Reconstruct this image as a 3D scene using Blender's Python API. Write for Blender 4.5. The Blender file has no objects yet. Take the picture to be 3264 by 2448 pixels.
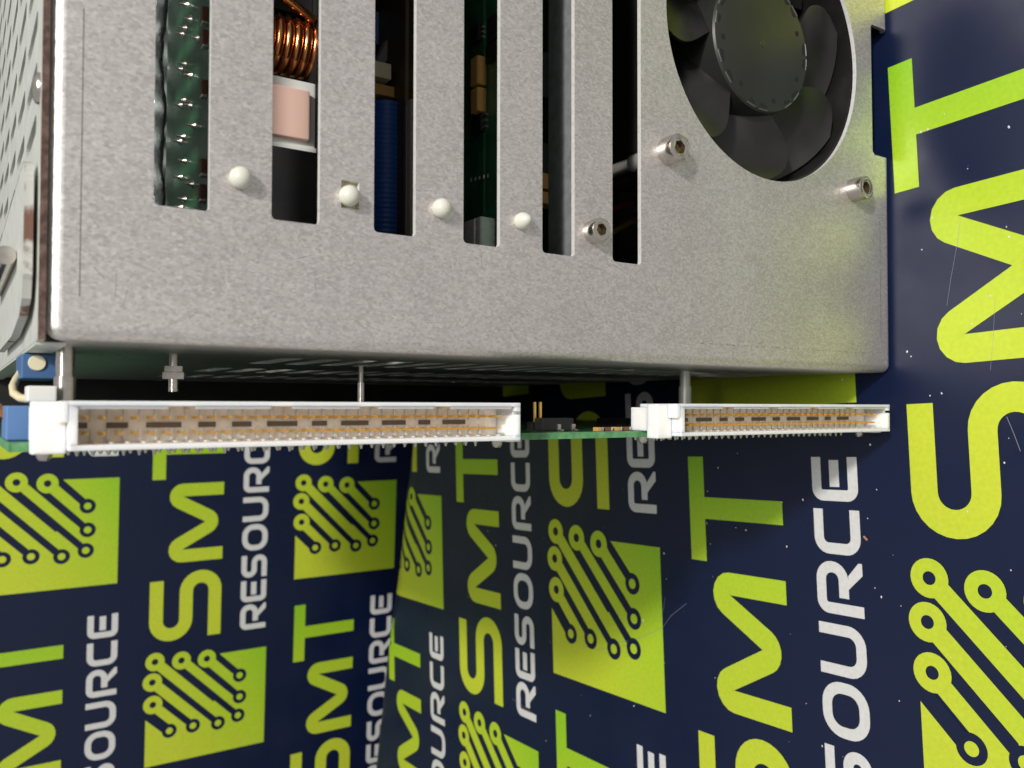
import bpy, bmesh, math, random
from mathutils import Vector, Matrix
from mathutils.geometry import tessellate_polygon
random.seed(7)
R_ = math.radians
FLOOR = -222.4                      # mm, level of the printed table cover in the device's own frame
def W(x, y, z):                     # device frame (mm) -> scene (m); the table cover lies at z = 0
    return Vector((x / 1000.0, y / 1000.0, (z - FLOOR) / 1000.0))

# ------------------------------------------------------------------ camera
S = bpy.context.scene
CAM = Vector((3.2768, -153.0644, 18.2504))
AX = ((0.0017, -0.5490, -0.8358), (-0.9996, 0.0214, -0.0161), (0.0267, 0.8355, -0.5488))   # image right, image down, forward
FPX = 2710.87
cd = bpy.data.cameras.new('camera'); cam = bpy.data.objects.new('camera', cd); S.collection.objects.link(cam)
r, d, f = (Vector(a).normalized() for a in AX)
cam.matrix_world = Matrix(((r.x, -d.x, -f.x, 0), (r.y, -d.y, -f.y, 0), (r.z, -d.z, -f.z, 0), (0, 0, 0, 1)))
cam.location = W(*CAM)
cd.sensor_fit = 'HORIZONTAL'; cd.sensor_width = 36; cd.lens = FPX / 3264 * 36
cd.clip_start = 0.005; cd.clip_end = 50
cd.dof.use_dof = True; cd.dof.focus_distance = 0.215; cd.dof.aperture_fstop = 27
S.camera = cam

def ray(px, py):                    # photo pixel on the 2212 px wide view -> direction
    a = (px * 1.47559 - 1632) / FPX; b = (py * 1.47559 - 1224) / FPX
    return Vector([AX[0][i] * a + AX[1][i] * b + AX[2][i] for i in range(3)])
def onY(px, py, Y):                 # where that direction meets the upright plane Y
    v = ray(px, py); t = (Y - CAM.y) / v.y; return CAM + v * t
def onZ(px, py, Z):                 # ... the level plane Z
    v = ray(px, py); t = (Z - CAM.z) / v.z; return CAM + v * t
def onX(px, py, X):
    v = ray(px, py); t = (X - CAM.x) / v.x; return CAM + v * t

# ------------------------------------------------------------------ light: one workshop lamp and the even light of a pale room
w = bpy.data.worlds.new('World'); S.world = w; w.use_nodes = True
bg = w.node_tree.nodes['Background']; bg.inputs[0].default_value = (1.0, 0.985, 0.96, 1); bg.inputs[1].default_value = 0.41
def lamp(name, frm, to, size, power, col):
    l = bpy.data.lights.new(name, 'AREA'); l.shape = 'DISK'; l.size = size; l.energy = power; l.color = col
    o = bpy.data.objects.new(name, l); S.collection.objects.link(o)
    o.location = frm; o.rotation_euler = (Vector(to) - Vector(frm)).to_track_quat('-Z', 'Y').to_euler(); return o
KD = Vector((0.55, -0.835, 1.21)).normalized()
lamp('ceiling_lamp', W(0, 60, -100) + KD * 1.5, W(0, 60, -100), 0.12, 19.5, (1.0, 0.97, 0.93))
t2 = lamp('ceiling_tube', W(260, -850, FLOOR + 1350), W(0, 40, -100), 1.2, 7.5, (1.0, 0.98, 0.95)); t2.data.shape = 'RECTANGLE'; t2.data.size = .5; t2.data.size_y = .14
S.view_settings.view_transform = 'Standard'; S.view_settings.look = 'None'
S.view_settings.gamma = 1; S.view_settings.use_curve_mapping = False; S.view_settings.exposure = 0.0
S.render.engine = 'CYCLES'

# ------------------------------------------------------------------ materials
def mat(name, col=(.5, .5, .5), rough=.5, metal=0.0, spec=.5, noise=None, bump=None, sss=0, coat=0):
    """noise = (scale, colour2, detail, low, high), bump = (scale, strength, distance m)"""
    m = bpy.data.materials.new(name); m.use_nodes = True; nt = m.node_tree; N = nt.nodes; L = nt.links
    b = N['Principled BSDF']
    b.inputs['Base Color'].default_value = (*col, 1); b.inputs['Roughness'].default_value = rough
    b.inputs['Metallic'].default_value = metal; b.inputs['Specular IOR Level'].default_value = spec
    if coat: b.inputs['Coat Weight'].default_value = coat; b.inputs['Coat Roughness'].default_value = .15
    if sss: b.inputs['Subsurface Weight'].default_value = sss; b.inputs['Subsurface Radius'].default_value = (.0034, .0028, .0021); b.inputs['Subsurface Scale'].default_value = .7
    tc = N.new('ShaderNodeTexCoord')
    if noise:
        n = N.new('ShaderNodeTexNoise'); n.inputs['Scale'].default_value = noise[0]; n.inputs['Detail'].default_value = noise[2]
        L.new(tc.outputs['Object'], n.inputs['Vector'])
        cr = N.new('ShaderNodeValToRGB'); cr.color_ramp.elements[0].position = noise[3]; cr.color_ramp.elements[1].position = noise[4]
        cr.color_ramp.elements[0].color = (*col, 1); cr.color_ramp.elements[1].color = (*noise[1], 1)
        L.new(n.outputs['Fac'], cr.inputs['Fac']); L.new(cr.outputs['Color'], b.inputs['Base Color'])
    if bump:
        n2 = N.new('ShaderNodeTexNoise'); n2.inputs['Scale'].default_value = bump[0]; n2.inputs['Detail'].default_value = 3
        L.new(tc.outputs['Object'], n2.inputs['Vector'])
        bp = N.new('ShaderNodeBump'); bp.inputs['Strength'].default_value = bump[1]; bp.inputs['Distance'].default_value = bump[2]
        L.new(n2.outputs['Fac'], bp.inputs['Height']); L.new(bp.outputs['Normal'], b.inputs['Normal'])
    return m

def galvanised():
    m = mat('galvanised_steel', (.6, .58, .56), .36, .78); nt = m.node_tree; N = nt.nodes; L = nt.links; b = N['Principled BSDF']
    tc = N.new('ShaderNodeTexCoord')
    mp = N.new('ShaderNodeMapping'); mp.inputs['Rotation'].default_value = (0, .7, 0); mp.inputs['Scale'].default_value = (1.0, 1.0, .6)
    L.new(tc.outputs['Object'], mp.inputs['Vector'])
    v = N.new('ShaderNodeTexVoronoi'); v.inputs['Scale'].default_value = 2300; L.new(mp.outputs['Vector'], v.inputs['Vector'])
    n = N.new('ShaderNodeTexNoise'); n.inputs['Scale'].default_value = 2600; n.inputs['Detail'].default_value = 3; n.inputs['Roughness'].default_value = .7
    L.new(mp.outputs['Vector'], n.inputs['Vector'])
    n3 = N.new('ShaderNodeTexNoise'); n3.inputs['Scale'].default_value = 38; n3.inputs['Detail'].default_value = 9; n3.inputs['Roughness'].default_value = .62; L.new(tc.outputs['Object'], n3.inputs['Vector'])
    sx = N.new('ShaderNodeSeparateColor'); L.new(v.outputs['Color'], sx.inputs['Color'])
    a1 = N.new('ShaderNodeMath'); a1.operation = 'MULTIPLY_ADD'; a1.inputs[1].default_value = .45; L.new(sx.outputs[0], a1.inputs[0]); L.new(n.outputs['Fac'], a1.inputs[2])
    a2 = N.new('ShaderNodeMath'); a2.operation = 'MULTIPLY_ADD'; a2.inputs[1].default_value = .5; L.new(n3.outputs['Fac'], a2.inputs[0]); L.new(a1.outputs[0], a2.inputs[2])
    cr = N.new('ShaderNodeValToRGB'); cr.color_ramp.elements[0].position = .55; cr.color_ramp.elements[1].position = 1.2
    cr.color_ramp.elements[0].position = .5; cr.color_ramp.elements[1].position = 1.0
    cr.color_ramp.elements[0].color = (.52, .49, .474, 1); cr.color_ramp.elements[1].color = (.77, .735, .715, 1)
    sc = N.new('ShaderNodeMath'); sc.operation = 'MULTIPLY'; sc.inputs[1].default_value = .75; L.new(a2.outputs[0], sc.inputs[0])
    L.new(sc.outputs[0], cr.inputs['Fac']); L.new(cr.outputs['Color'], b.inputs['Base Color'])
    rr = N.new('ShaderNodeMapRange'); rr.inputs['To Min'].default_value = .42; rr.inputs['To Max'].default_value = .54
    L.new(sx.outputs[1], rr.inputs['Value']); L.new(rr.outputs[0], b.inputs['Roughness'])
    bp = N.new('ShaderNodeBump'); bp.inputs['Strength'].default_value = .12; bp.inputs['Distance'].default_value = .00010
    L.new(a1.outputs[0], bp.inputs['Height']); L.new(bp.outputs['Normal'], b.inputs['Normal'])
    return m

def printed(name, stops, rough=.34):
    """ink on coated board; the ink gradient runs along the attribute g stored with the artwork"""
    m = mat(name, stops[0][1], rough, 0, .4); nt = m.node_tree; N = nt.nodes; L = nt.links; b = N['Principled BSDF']
    at = N.new('ShaderNodeAttribute'); at.attribute_name = 'g'
    cr = N.new('ShaderNodeValToRGB')
    while len(cr.color_ramp.elements) < len(stops): cr.color_ramp.elements.new(.5)
    for e, (p, c) in zip(cr.color_ramp.elements, stops): e.position = p; e.color = (*c, 1)
    L.new(at.outputs['Fac'], cr.inputs['Fac'])
    tc = N.new('ShaderNodeTexCoord'); n = N.new('ShaderNodeTexNoise'); n.inputs['Scale'].default_value = 700; n.inputs['Detail'].default_value = 2
    L.new(tc.outputs['Object'], n.inputs['Vector'])
    mx = N.new('ShaderNodeMix'); mx.data_type = 'RGBA'; mx.blend_type = 'MULTIPLY'; mx.inputs[0].default_value = .22
    L.new(cr.outputs['Color'], mx.inputs[6]); L.new(n.outputs['Fac'], mx.inputs[7]); L.new(mx.outputs[2], b.inputs['Base Color'])
    # long shallow waves and rub marks of the board below
    n2 = N.new('ShaderNodeTexNoise'); n2.inputs['Scale'].default_value = 30; n2.inputs['Detail'].default_value = 5; L.new(tc.outputs['Object'], n2.inputs['Vector'])
    mr = N.new('ShaderNodeMapRange'); mr.inputs['From Min'].default_value = .3; mr.inputs['From Max'].default_value = .7
    mr.inputs['To Min'].default_value = rough - .08; mr.inputs['To Max'].default_value = rough + .14
    L.new(n2.outputs['Fac'], mr.inputs['Value']); L.new(mr.outputs[0], b.inputs['Roughness'])
    bp = N.new('ShaderNodeBump'); bp.inputs['Strength'].default_value = .05; bp.inputs['Distance'].default_value = .0003
    L.new(n.outputs['Fac'], bp.inputs['Height']); L.new(bp.outputs['Normal'], b.inputs['Normal'])
    return m

NAVY = (.0042, .0098, .040)
M = dict(
    steel=galvanised(),
    cut=mat('rusty_cut_edge', (.075, .045, .036), .75, .15, .3, noise=(700, (.16, .10, .085), 3, .4, .65), bump=(900, .6, .0002)),
    dull=mat('dull_zinc', (.72, .74, .68), .45, .45, noise=(250, (.60, .62, .57), 4, .35, .7)),
    bright_edge=mat('lit_sheared_zinc', (.80, .79, .76), .4, .3, noise=(900, (.6, .58, .55), 3, .5, .8)),  # sheared zinc, paled so that slot edges and the can look lit
    rustmix=mat('zinc_with_rust', (.50, .50, .47), .55, .3, noise=(130, (.17, .085, .06), 5, .54, .60)),
    dark_sheet=mat('grey_plate', (.27, .28, .29), .5, .35, noise=(400, (.22, .23, .235), 3, .4, .6)),
    nickel=mat('nickel_screw', (.66, .62, .57), .22, 1.0, noise=(900, (.56, .52, .47), 2, .3, .7)),
    socket=mat('brown_socket', (.34, .26, .17), .38, .9, noise=(1500, (.16, .11, .07), 3, .35, .7)),  # brown, darker than the screw head
    nylon=mat('nylon', (.60, .60, .525), .36, 0, .5, sss=.25),
    housing=mat('connector_housing', (.90, .875, .84), .45, 0, .4, noise=(300, (.86, .83, .79), 3, .4, .7), sss=1.0),
    recess=mat('contact_recess', (.13, .105, .085), .7),
    gold=mat('gold_contact', (1.0, .66, .20), .28, .85),
    tin=mat('solder_tin', (.60, .57, .52), .3, 1.0),
    pcb=mat('green_circuit_board', (.03, .125, .055), .35, 0, .5, noise=(160, (.018, .085, .04), 4, .42, .6), coat=.3),
    pcb_edge=mat('board_laminate', (.07, .24, .10), .55, 0, .4, noise=(500, (.16, .34, .15), 3, .4, .7)),
    hub=mat('hub_plastic', (.022, .023, .021), .42, 0, .4, noise=(60, (.017, .018, .016), 4, .4, .7), bump=(1500, .2, .0001)),
    greyrim=mat('pale_grey_rim', (.10, .10, .098), .35),  # grey, paler than the hub plastic
    black=mat('black_plastic', (.012, .012, .013), .45, 0, .4, noise=(120, (.020, .019, .019), 3, .4, .7)),
    fan=mat('fan_plastic', (.0075, .007, .007), .34, 0, .6, noise=(90, (.019, .018, .0175), 5, .4, .75), bump=(1300, .15, .0001)),
    socketvoid=mat('dark_hole', (.006, .006, .006), .9),
    copper=mat('copper_wire', (.72, .30, .11), .2, 1.0),
    pink=mat('pink_core', (.78, .52, .43), .5, 0, .3),
    bobbin=mat('white_bobbin', (.72, .72, .68), .45, 0, .4, sss=.1),
    bluewire=mat('blue_enamel', (.02, .095, .38), .4, 0, .5),
    blue=mat('blue_plastic', (.10, .21, .44), .4, 0, .5),
    bluedim=mat('dark_blue_plastic', (.05, .12, .27), .45),
    tan=mat('tan_capacitor', (.52, .30, .085), .5, 0, .4),
    brownsmd=mat('brown_capacitor', (.16, .06, .035), .5),
    cream=mat('cream_plastic', (.72, .66, .45), .5),
    grey=mat('grey_plastic', (.22, .21, .20), .5),
    red=mat('red_wire', (.30, .012, .012), .4), yellow=mat('yellow_wire', (.42, .27, .03), .4), wirecream=mat('cream_wire', (.66, .58, .36), .45),
    brownboard=mat('brown_circuit_board', (.05, .035, .02), .5),
    silk=mat('silkscreen', (.62, .64, .60), .6),
    resin=mat('resin_edge', (.40, .46, .44), .12, .0, .8, noise=(300, (.68, .72, .70), 4, .45, .7), bump=(250, .9, .001)),
    navy=printed('navy_print', [(0, NAVY), (1, NAVY)]),
    lime=printed('lime_print', [(0, (.57, .66, .040)), (.5, (.45, .63, .028)), (1, (.20, .55, .016))]),
    white=printed('white_print', [(0, (.70, .695, .68)), (1, (.70, .695, .68))]),
    dust=mat('dust_fleck', (.70, .69, .67), .8), crumb=mat('brown_crumb', (.35, .20, .11), .8),
    scratch=mat('scratch', (.24, .24, .30), .5),
    scuff=mat('scuff', (.38, .365, .355), .5, .8), stain=mat('handling_stain', (.40, .31, .26), .55, .6),
    scribe=mat('scribe_mark', (.13, .12, .12), .6, .5),
    wood=mat('table_board', (.30, .23, .16), .6, noise=(20, (.24, .18, .12), 4, .4, .6)),
)

# ------------------------------------------------------------------ mesh helpers (mm in the device frame)
class MB:
    def __init__(s): s.v = []; s.f = []; s.g = []
    def add(s, vs, fs, g=None):
        o = len(s.v); s.v += [tuple(v) for v in vs]; s.f += [tuple(i + o for i in q) for q in fs]; s.g += list(g) if g else [0.0] * len(vs)
        return s
    def box(s, x0, x1, y0, y1, z0, z1, bev=0):
        if bev <= 0:
            v = [(x, y, z) for x in (x0, x1) for y in (y0, y1) for z in (z0, z1)]
            return s.add(v, [(0, 1, 3, 2), (4, 6, 7, 5), (0, 4, 5, 1), (2, 3, 7, 6), (0, 2, 6, 4), (1, 5, 7, 3)])
        bm = bmesh.new(); bmesh.ops.create_cube(bm, size=1)
        for v in bm.verts: v.co = Vector(((x0 + x1) / 2 + v.co.x * (x1 - x0), (y0 + y1) / 2 + v.co.y * (y1 - y0), (z0 + z1) / 2 + v.co.z * (z1 - z0)))
        bmesh.ops.bevel(bm, geom=bm.edges[:], offset=bev, segments=2, affect='EDGES', profile=.6)
        bm.verts.index_update(); s.add([v.co for v in bm.verts], [[v.index for v in q.verts] for q in bm.faces]); bm.free(); return s
    def lathe(s, c, axis, prof, n=24, caps=True):
        """prof: list of (distance along axis, radius)"""
        a = Vector(axis).normalized(); t = a.orthogonal().normalized(); b = a.cross(t); c = Vector(c); vs = []; fs = []
        for h, r in prof:
            for i in range(n):
                th = 2 * math.pi * i / n; vs.append(c + a * h + t * (r * math.cos(th)) + b * (r * math.sin(th)))
        for j in range(len(prof) - 1):
            for i in range(n): fs.append((j * n + i, j * n + (i + 1) % n, (j + 1) * n + (i + 1) % n, (j + 1) * n + i))
        if caps: fs.append(tuple(reversed(range(n)))); k = (len(prof) - 1) * n; fs.append(tuple(range(k, k + n)))
        return s.add(vs, fs)
    def tube(s, pts, r, n=10):
        pts = [Vector(p) for p in pts]; vs = []; fs = []; up = None
        for i, p in enumerate(pts):
            t = (pts[min(i + 1, len(pts) - 1)] - pts[max(i - 1, 0)]).normalized()
            if up is None: up = t.orthogonal().normalized()
            up = (up - t * up.dot(t)).normalized(); b = t.cross(up)
            for k in range(n):
                th = 2 * math.pi * k / n; vs.append(p + up * (r * math.cos(th)) + b * (r * math.sin(th)))
        for j in range(len(pts) - 1):
            for k in range(n): fs.append((j * n + k, j * n + (k + 1) % n, (j + 1) * n + (k + 1) % n, (j + 1) * n + k))
        fs.append(tuple(reversed(range(n)))); q = (len(pts) - 1) * n; fs.append(tuple(range(q, q + n)))
        return s.add(vs, fs)
    def plate(s, loops, place, t, rims=None):
        """a sheet with holes: loops of 2-D points (first the outline), place(a, b, depth) -> point, t thickness"""
        flat = [p for l in loops for p in l]; n = len(flat)
        tri = tessellate_polygon([[Vector((p[0], p[1], 0)) for p in l] for l in loops])
        vs = [place(a, b, 0) for a, b in flat] + [place(a, b, t) for a, b in flat]
        fs = [tuple(q) for q in tri] + [tuple(i + n for i in reversed(q)) for q in tri]; o = 0
        for li, l in enumerate(loops):
            if rims is not None and li:
                k = len(l); rims.add([place(a, b, 0) for a, b in l] + [place(a, b, t) for a, b in l], [(i, (i + 1) % k, (i + 1) % k + k, i + k) for i in range(k)])
            else:
                for i in range(len(l)): a, b = o + i, o + (i + 1) % len(l); fs.append((a, b, b + n, a + n))
            o += len(l)
        return s.add(vs, fs)
    def build(s, name, m, parent=None, smooth=None, world=W):
        me = bpy.data.meshes.new(name)
        ws = [world(*v) for v in s.v]
        me.from_pydata([tuple(v) for v in ws], [], s.f)
        bm = bmesh.new(); bm.from_mesh(me); bmesh.ops.recalc_face_normals(bm, faces=bm.faces[:]); bm.to_mesh(me); bm.free()
        if smooth:
            me.shade_smooth(); me.set_sharp_from_angle(angle=R_(smooth))
        me.materials.append(M[m])
        if any(s.g):
            at = me.attributes.new('g', 'FLOAT', 'POINT'); at.data.foreach_set('value', s.g)
        o = bpy.data.objects.new(name, me); S.collection.objects.link(o)
        if parent:
            o.parent = parent; o.matrix_parent_inverse = parent.matrix_world.inverted()
        return o
def tag(o, label=None, cat=None, kind=None, group=None):
    if label: o['label'] = label
    if cat: o['category'] = cat
    if kind: o['kind'] = kind
    if group: o['group'] = group
    return o
def arc(cx, cy, r, a0, a1, n):
    return [(cx + r * math.cos(R_(a0 + (a1 - a0) * i / n)), cy + r * math.sin(R_(a0 + (a1 - a0) * i / n))) for i in range(n + 1)]
def rrect(x0, x1, y0, y1, r, n=4):
    return arc(x1 - r, y0 + r, r, -90, 0, n) + arc(x1 - r, y1 - r, r, 0, 90, n) + arc(x0 + r, y1 - r, r, 90, 180, n) + arc(x0 + r, y0 + r, r, 180, 270, n)

# ------------------------------------------------------------------ the setting: table cover and backdrop, both printed
# far edge of the table cover (mm): the cover rolls over the edge of the table there
EA, EB = Vector((-27.8, 333.1)), Vector((-239.0, 379.3))
ED = (EB - EA).normalized(); EN = Vector((-ED.y, ED.x))
if EN.y < 0: EN = -EN
def roll(c):                        # how tightly the cover bends over the edge, along the edge
    q = min(1, max(0, (c - 70) / 70)); q = q * q * (3 - 2 * q); return 34 + (8 - 34) * q
def cover(x, y, h=0.0):             # a point of the flat artwork laid on the cover; h = height above it
    q = Vector((x, y)); Rr = roll((q - EA).dot(ED)); dd = (q - EA).dot(EN) + Rr * .40
    if dd <= 0: return (x, y, FLOOR + h)
    a = min(dd / Rr, math.pi / 2); rest = max(dd - Rr * math.pi / 2, 0)
    base = q - EN * dd; o = base + EN * ((Rr + h) * math.sin(a))
    return (o.x, o.y, FLOOR - Rr + (Rr + h) * math.cos(a) - rest)
mb = MB(); rows = [-560, -400, -250, -120, -60, -30, -20] + [-16 + 2.0 * i for i in range(38)] + [80, 150]
cols = [-420 + 10 * i for i in range(85)]; vs = []; fs = []
for dd in rows:
    for c in cols:
        q = EA + ED * c + EN * dd
        x, y = q.x, max(q.y, -96.0)
        vs.append(cover(x, y))
nc = len(cols)
for j in range(len(rows) - 1):
    for i in range(nc - 1): fs.append((j * nc + i, j * nc + i + 1, (j + 1) * nc + i + 1, (j + 1) * nc + i))
# rows that were clamped onto the front edge collapse there
mb.add(vs, fs)
TC = tag(mb.build('table_cover', 'navy', smooth=50), 'navy table cover printed with lime and white logos, lying under the device', 'table cover', 'structure')
bm = bmesh.new(); bm.from_mesh(TC.data); bmesh.ops.remove_doubles(bm, verts=bm.verts[:], dist=1e-6); bmesh.ops.dissolve_degenerate(bm, dist=1e-7, edges=bm.edges[:])
bmesh.ops.recalc_face_normals(bm, faces=bm.faces[:]); bm.to_mesh(TC.data); bm.free(); TC.data.shade_smooth(); TC.data.set_sharp_from_angle(angle=R_(50))
mb = MB()
q = [EA + ED * c + EN * -17 for c in (-330, 400)]
poly = [(q[0].x, q[0].y), (q[1].x, q[1].y), (-470, -90), (440, -90)]
poly = [poly[0], poly[1], poly[2], poly[3]]
mb.plate([poly], lambda a, b, t: (a, b, FLOOR - 2 - t), 22)
tag(mb.build('table_top', 'wood'), 'board of the table below the printed cover', 'table', 'structure')

WO = Vector((-147.27, 427.2, -161.92)); WU = Vector((.99838, -.0569, 0)); WV = Vector((0, -.0095, .99995)); WNv = WU.cross(WV).normalized()
if WNv.y > 0: WNv = -WNv           # towards the camera
def wall(x, y, h=0.0): return WO + WU * x + WV * y + WNv * h
mb = MB(); mb.plate([[(-420, -190), (520, -190), (520, 330), (-420, 330)]], lambda a, b, t: wall(a, b, -t), 6)
BW = tag(mb.build('backdrop_wall', 'navy'), 'upright navy backdrop board printed with lime and white logos behind the table', 'backdrop', 'structure')

# ---- the artwork: strokes and shapes in millimetres, origin at the lower left of the lettering
def stroke(pts, wd, rad, closed=False, seg=7):
    """centre line with rounded corners -> strip of quads"""
    P = [Vector(p) for p in pts]; n = len(P); out = []
    rng = range(n) if closed else range(1, n - 1)
    if not closed: out.append(P[0])
    for i in rng:
        a, b, c = P[i - 1], P[i], P[(i + 1) % n]; u = (a - b).normalized(); v = (c - b).normalized()
        rr = rad[i] if isinstance(rad, (list, tuple)) else rad
        half = math.acos(max(-1, min(1, u.dot(v)))) / 2; L = rr / math.tan(half)
        cen = b + (u + v).normalized() * (rr / math.sin(half)); p0 = b + u * L; p1 = b + v * L
        a0 = math.atan2(p0.y - cen.y, p0.x - cen.x); a1 = math.atan2(p1.y - cen.y, p1.x - cen.x); da = (a1 - a0 + math.pi) % (2 * math.pi) - math.pi
        for k in range(seg + 1): out.append(cen + Vector((math.cos(a0 + da * k / seg), math.sin(a0 + da * k / seg))) * rr)
    if not closed: out.append(P[-1])
    # drop doubles and break long straights, so the strip can follow a curved sheet
    pts = [out[0]]
    for p in out[1:]:
        Ls = (p - pts[-1]).length
        if Ls < .06: continue
        k = max(1, int(Ls / 4.0))
        base = pts[-1].copy()
        for j in range(1, k + 1): pts.append(base.lerp(p, j / k))
    if closed and (pts[0] - pts[-1]).length > .06:
        base = pts[-1].copy(); k = max(1, int((pts[0] - base).length / 4))
        for j in range(1, k): pts.append(base.lerp(pts[0], j / k))
    elif closed: pts.pop()
    vs = []; fs = []; m = len(pts)
    for i, p in enumerate(pts):
        a = pts[i - 1] if (i or closed) else p; c = pts[(i + 1) % m] if (i < m - 1 or closed) else p
        t1 = (p - a).normalized() if (p - a).length > 1e-6 else (c - p).normalized(); t2 = (c - p).normalized() if (c - p).length > 1e-6 else t1
        nn = Vector((-(t1 + t2).y, (t1 + t2).x)).normalized(); sc = 1 / max(.5, nn.dot(Vector((-t1.y, t1.x))))
        vs += [p + nn * (wd / 2 * sc), p - nn * (wd / 2 * sc)]
    for i in range(m if closed else m - 1):
        j = (i + 1) % m; fs.append((2 * i, 2 * i + 1, 2 * j + 1, 2 * j))
    return vs, fs
def shape(poly): return [Vector(p) for p in poly], [tuple(q) for q in tessellate_polygon([[Vector((*p, 0)) for p in poly]])]
def gridrect(x0, x1, y0, y1, st=4.0):
    nx = max(1, int((x1 - x0) / st)); ny = max(1, int((y1 - y0) / st))
    vs = [Vector((x0 + (x1 - x0) * i / nx, y0 + (y1 - y0) * j / ny)) for j in range(ny + 1) for i in range(nx + 1)]
    return vs, [(j * (nx + 1) + i, j * (nx + 1) + i + 1, (j + 1) * (nx + 1) + i + 1, (j + 1) * (nx + 1) + i) for j in range(ny) for i in range(nx)]
def disc(cx, cy, r, n=28): return [Vector((cx, cy))] + [Vector((cx + r * math.cos(2 * math.pi * i / n), cy + r * math.sin(2 * math.pi * i / n))) for i in range(n)], [(0, i + 1, (i + 1) % n + 1) for i in range(n)]
def ring(cx, cy, r0, r1, n=28):
    vs = []
    for i in range(n):
        c, s_ = math.cos(2 * math.pi * i / n), math.sin(2 * math.pi * i / n); vs += [Vector((cx + r0 * c, cy + r0 * s_)), Vector((cx + r1 * c, cy + r1 * s_))]
    return vs, [(2 * i, 2 * i + 1, (2 * i + 3) % (2 * n), (2 * i + 2) % (2 * n)) for i in range(n)]
BIG = 8.2; B0 = 30.0; B1 = 74.4; h = BIG / 2
LET = {}
LET['S'] = [stroke([(39.2, B1 - h), (h, B1 - h), (h, 52.2), (39.8, 52.2), (39.8, B0 + h), (.3, B0 + h)], BIG, 9.04)]
LET['M'] = [stroke([(54.2, B0), (54.2, 71.5), (75.5, 32.9), (96.8, 71.5), (96.8, B0)], BIG, h + .02)]
LET['T'] = [gridrect(104, 143.6, B1 - 7.9, B1), gridrect(120, 128.2, B0, B1 - 7.9)]
t = 3.6
def gR(u): return [stroke([(u + 1.8, 0), (u + 1.8, 15.4), (u + 15.1, 15.4), (u + 15.1, 7.0), (u + 5.4, 7.0)], t, [0, 2.6, 4.1, 4.1, 0]), shape([(u + 8.4, 5.2), (u + 12.7, 5.2), (u + 17.1, 1.3), (u + 17.1, 0), (u + 13.3, 0)])]
def gE(u): return [stroke([(u + 14.3, 15.4), (u + 1.8, 15.4), (u + 1.8, 1.8), (u + 14.3, 1.8)], t, 2.3), gridrect(u + 4.6, u + 13.3, 6.8, 10.4)]
def gS(u): return [stroke([(u + 14.8, 15.4), (u + 1.8, 15.4), (u + 1.8, 8.6), (u + 13.2, 8.6), (u + 13.2, 1.8), (u, 1.8)], t, 3.38)]
def gO(u): return [stroke([(u + 1.8, 1.8), (u + 15.8, 1.8), (u + 15.8, 15.4), (u + 1.8, 15.4)], t, 5.6, True)]
def gU(u): return [stroke([(u + 1.8, 17.2), (u + 1.8, 1.8), (u + 14.6, 1.8), (u + 14.6, 17.2)], t, 4.6)]
def gC(u): return [stroke([(u + 14.5, 15.4), (u + 1.8, 15.4), (u + 1.8, 1.8), (u + 14.5, 1.8)], t, 3.6)]
SMALL = [gR(.2), gE(18.9), gS(35.4), gO(53.6), gU(73.2), gR(92.8), gC(112.1), gE(129.3)]
PADS = [(-12.1, 70.3), (-13.8, 54.2), (-15.2, 38.2), (-25.0, 71.6), (-39.5, 71.0)]
HOLES = [(-30, 16.5), (-44.5, 16.2), (-57, 17), (-59.5, 30), (-58, 46), (-58.3, 60.6)]
LEN = [64, 54, 34, 48, 31]          # how far the green tracks run into the emblem
HL = [20, 38, 55, 55, 38, 20]       # how far the dark tracks run out of it
def grow(vs, fs): return vs, fs
def subdiv(vs, fs, mx=5.0):
    bm = bmesh.new(); bv = [bm.verts.new((v.x, v.y, 0)) for v in vs]
    for q in fs:
        try: bm.faces.new([bv[i] for i in q])
        except ValueError: pass
    for _ in range(5):
        es = [e for e in bm.edges if e.calc_length() > mx]
        if not es: break
        bmesh.ops.subdivide_edges(bm, edges=es, cuts=1)
    bmesh.ops.triangulate(bm, faces=[q for q in bm.faces if len(q.verts) > 4])
    bm.verts.index_update(); o = ([Vector((v.co.x, v.co.y)) for v in bm.verts], [tuple(v.index for v in q.verts) for q in bm.faces]); bm.free(); return o
body = subdiv(*shape([(-79, -1), (-13.3, -1), (-13.3, 30), (-31.2, 12.2), (-62, 61.5), (-48.6, 75.2), (-79, 75.2)]))
EMB = [(.10, 'lime', [body])]
s2 = math.sqrt(.5)
EMB.append((.13, 'lime', [stroke([(x - 3.6 * s2, y - 3.6 * s2), (x - L * s2, y - L * s2)], 6.2, 0) for (x, y), L in zip(PADS, LEN)]))
EMB.append((.16, 'navy', [stroke([(x + 3.0 * s2, y + 3.0 * s2), (x + L * s2, y + L * s2)], 3.9, 0) for (x, y), L in zip(HOLES, HL)]))
EMB.append((.19, 'navy', [disc(x, y, 4.5) for x, y in HOLES]))
EMB.append((.22, 'lime', [disc(x, y, 2.1) for x, y in HOLES] + [ring(x, y, 2.0, 5.8) for x, y in PADS]))

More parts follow.
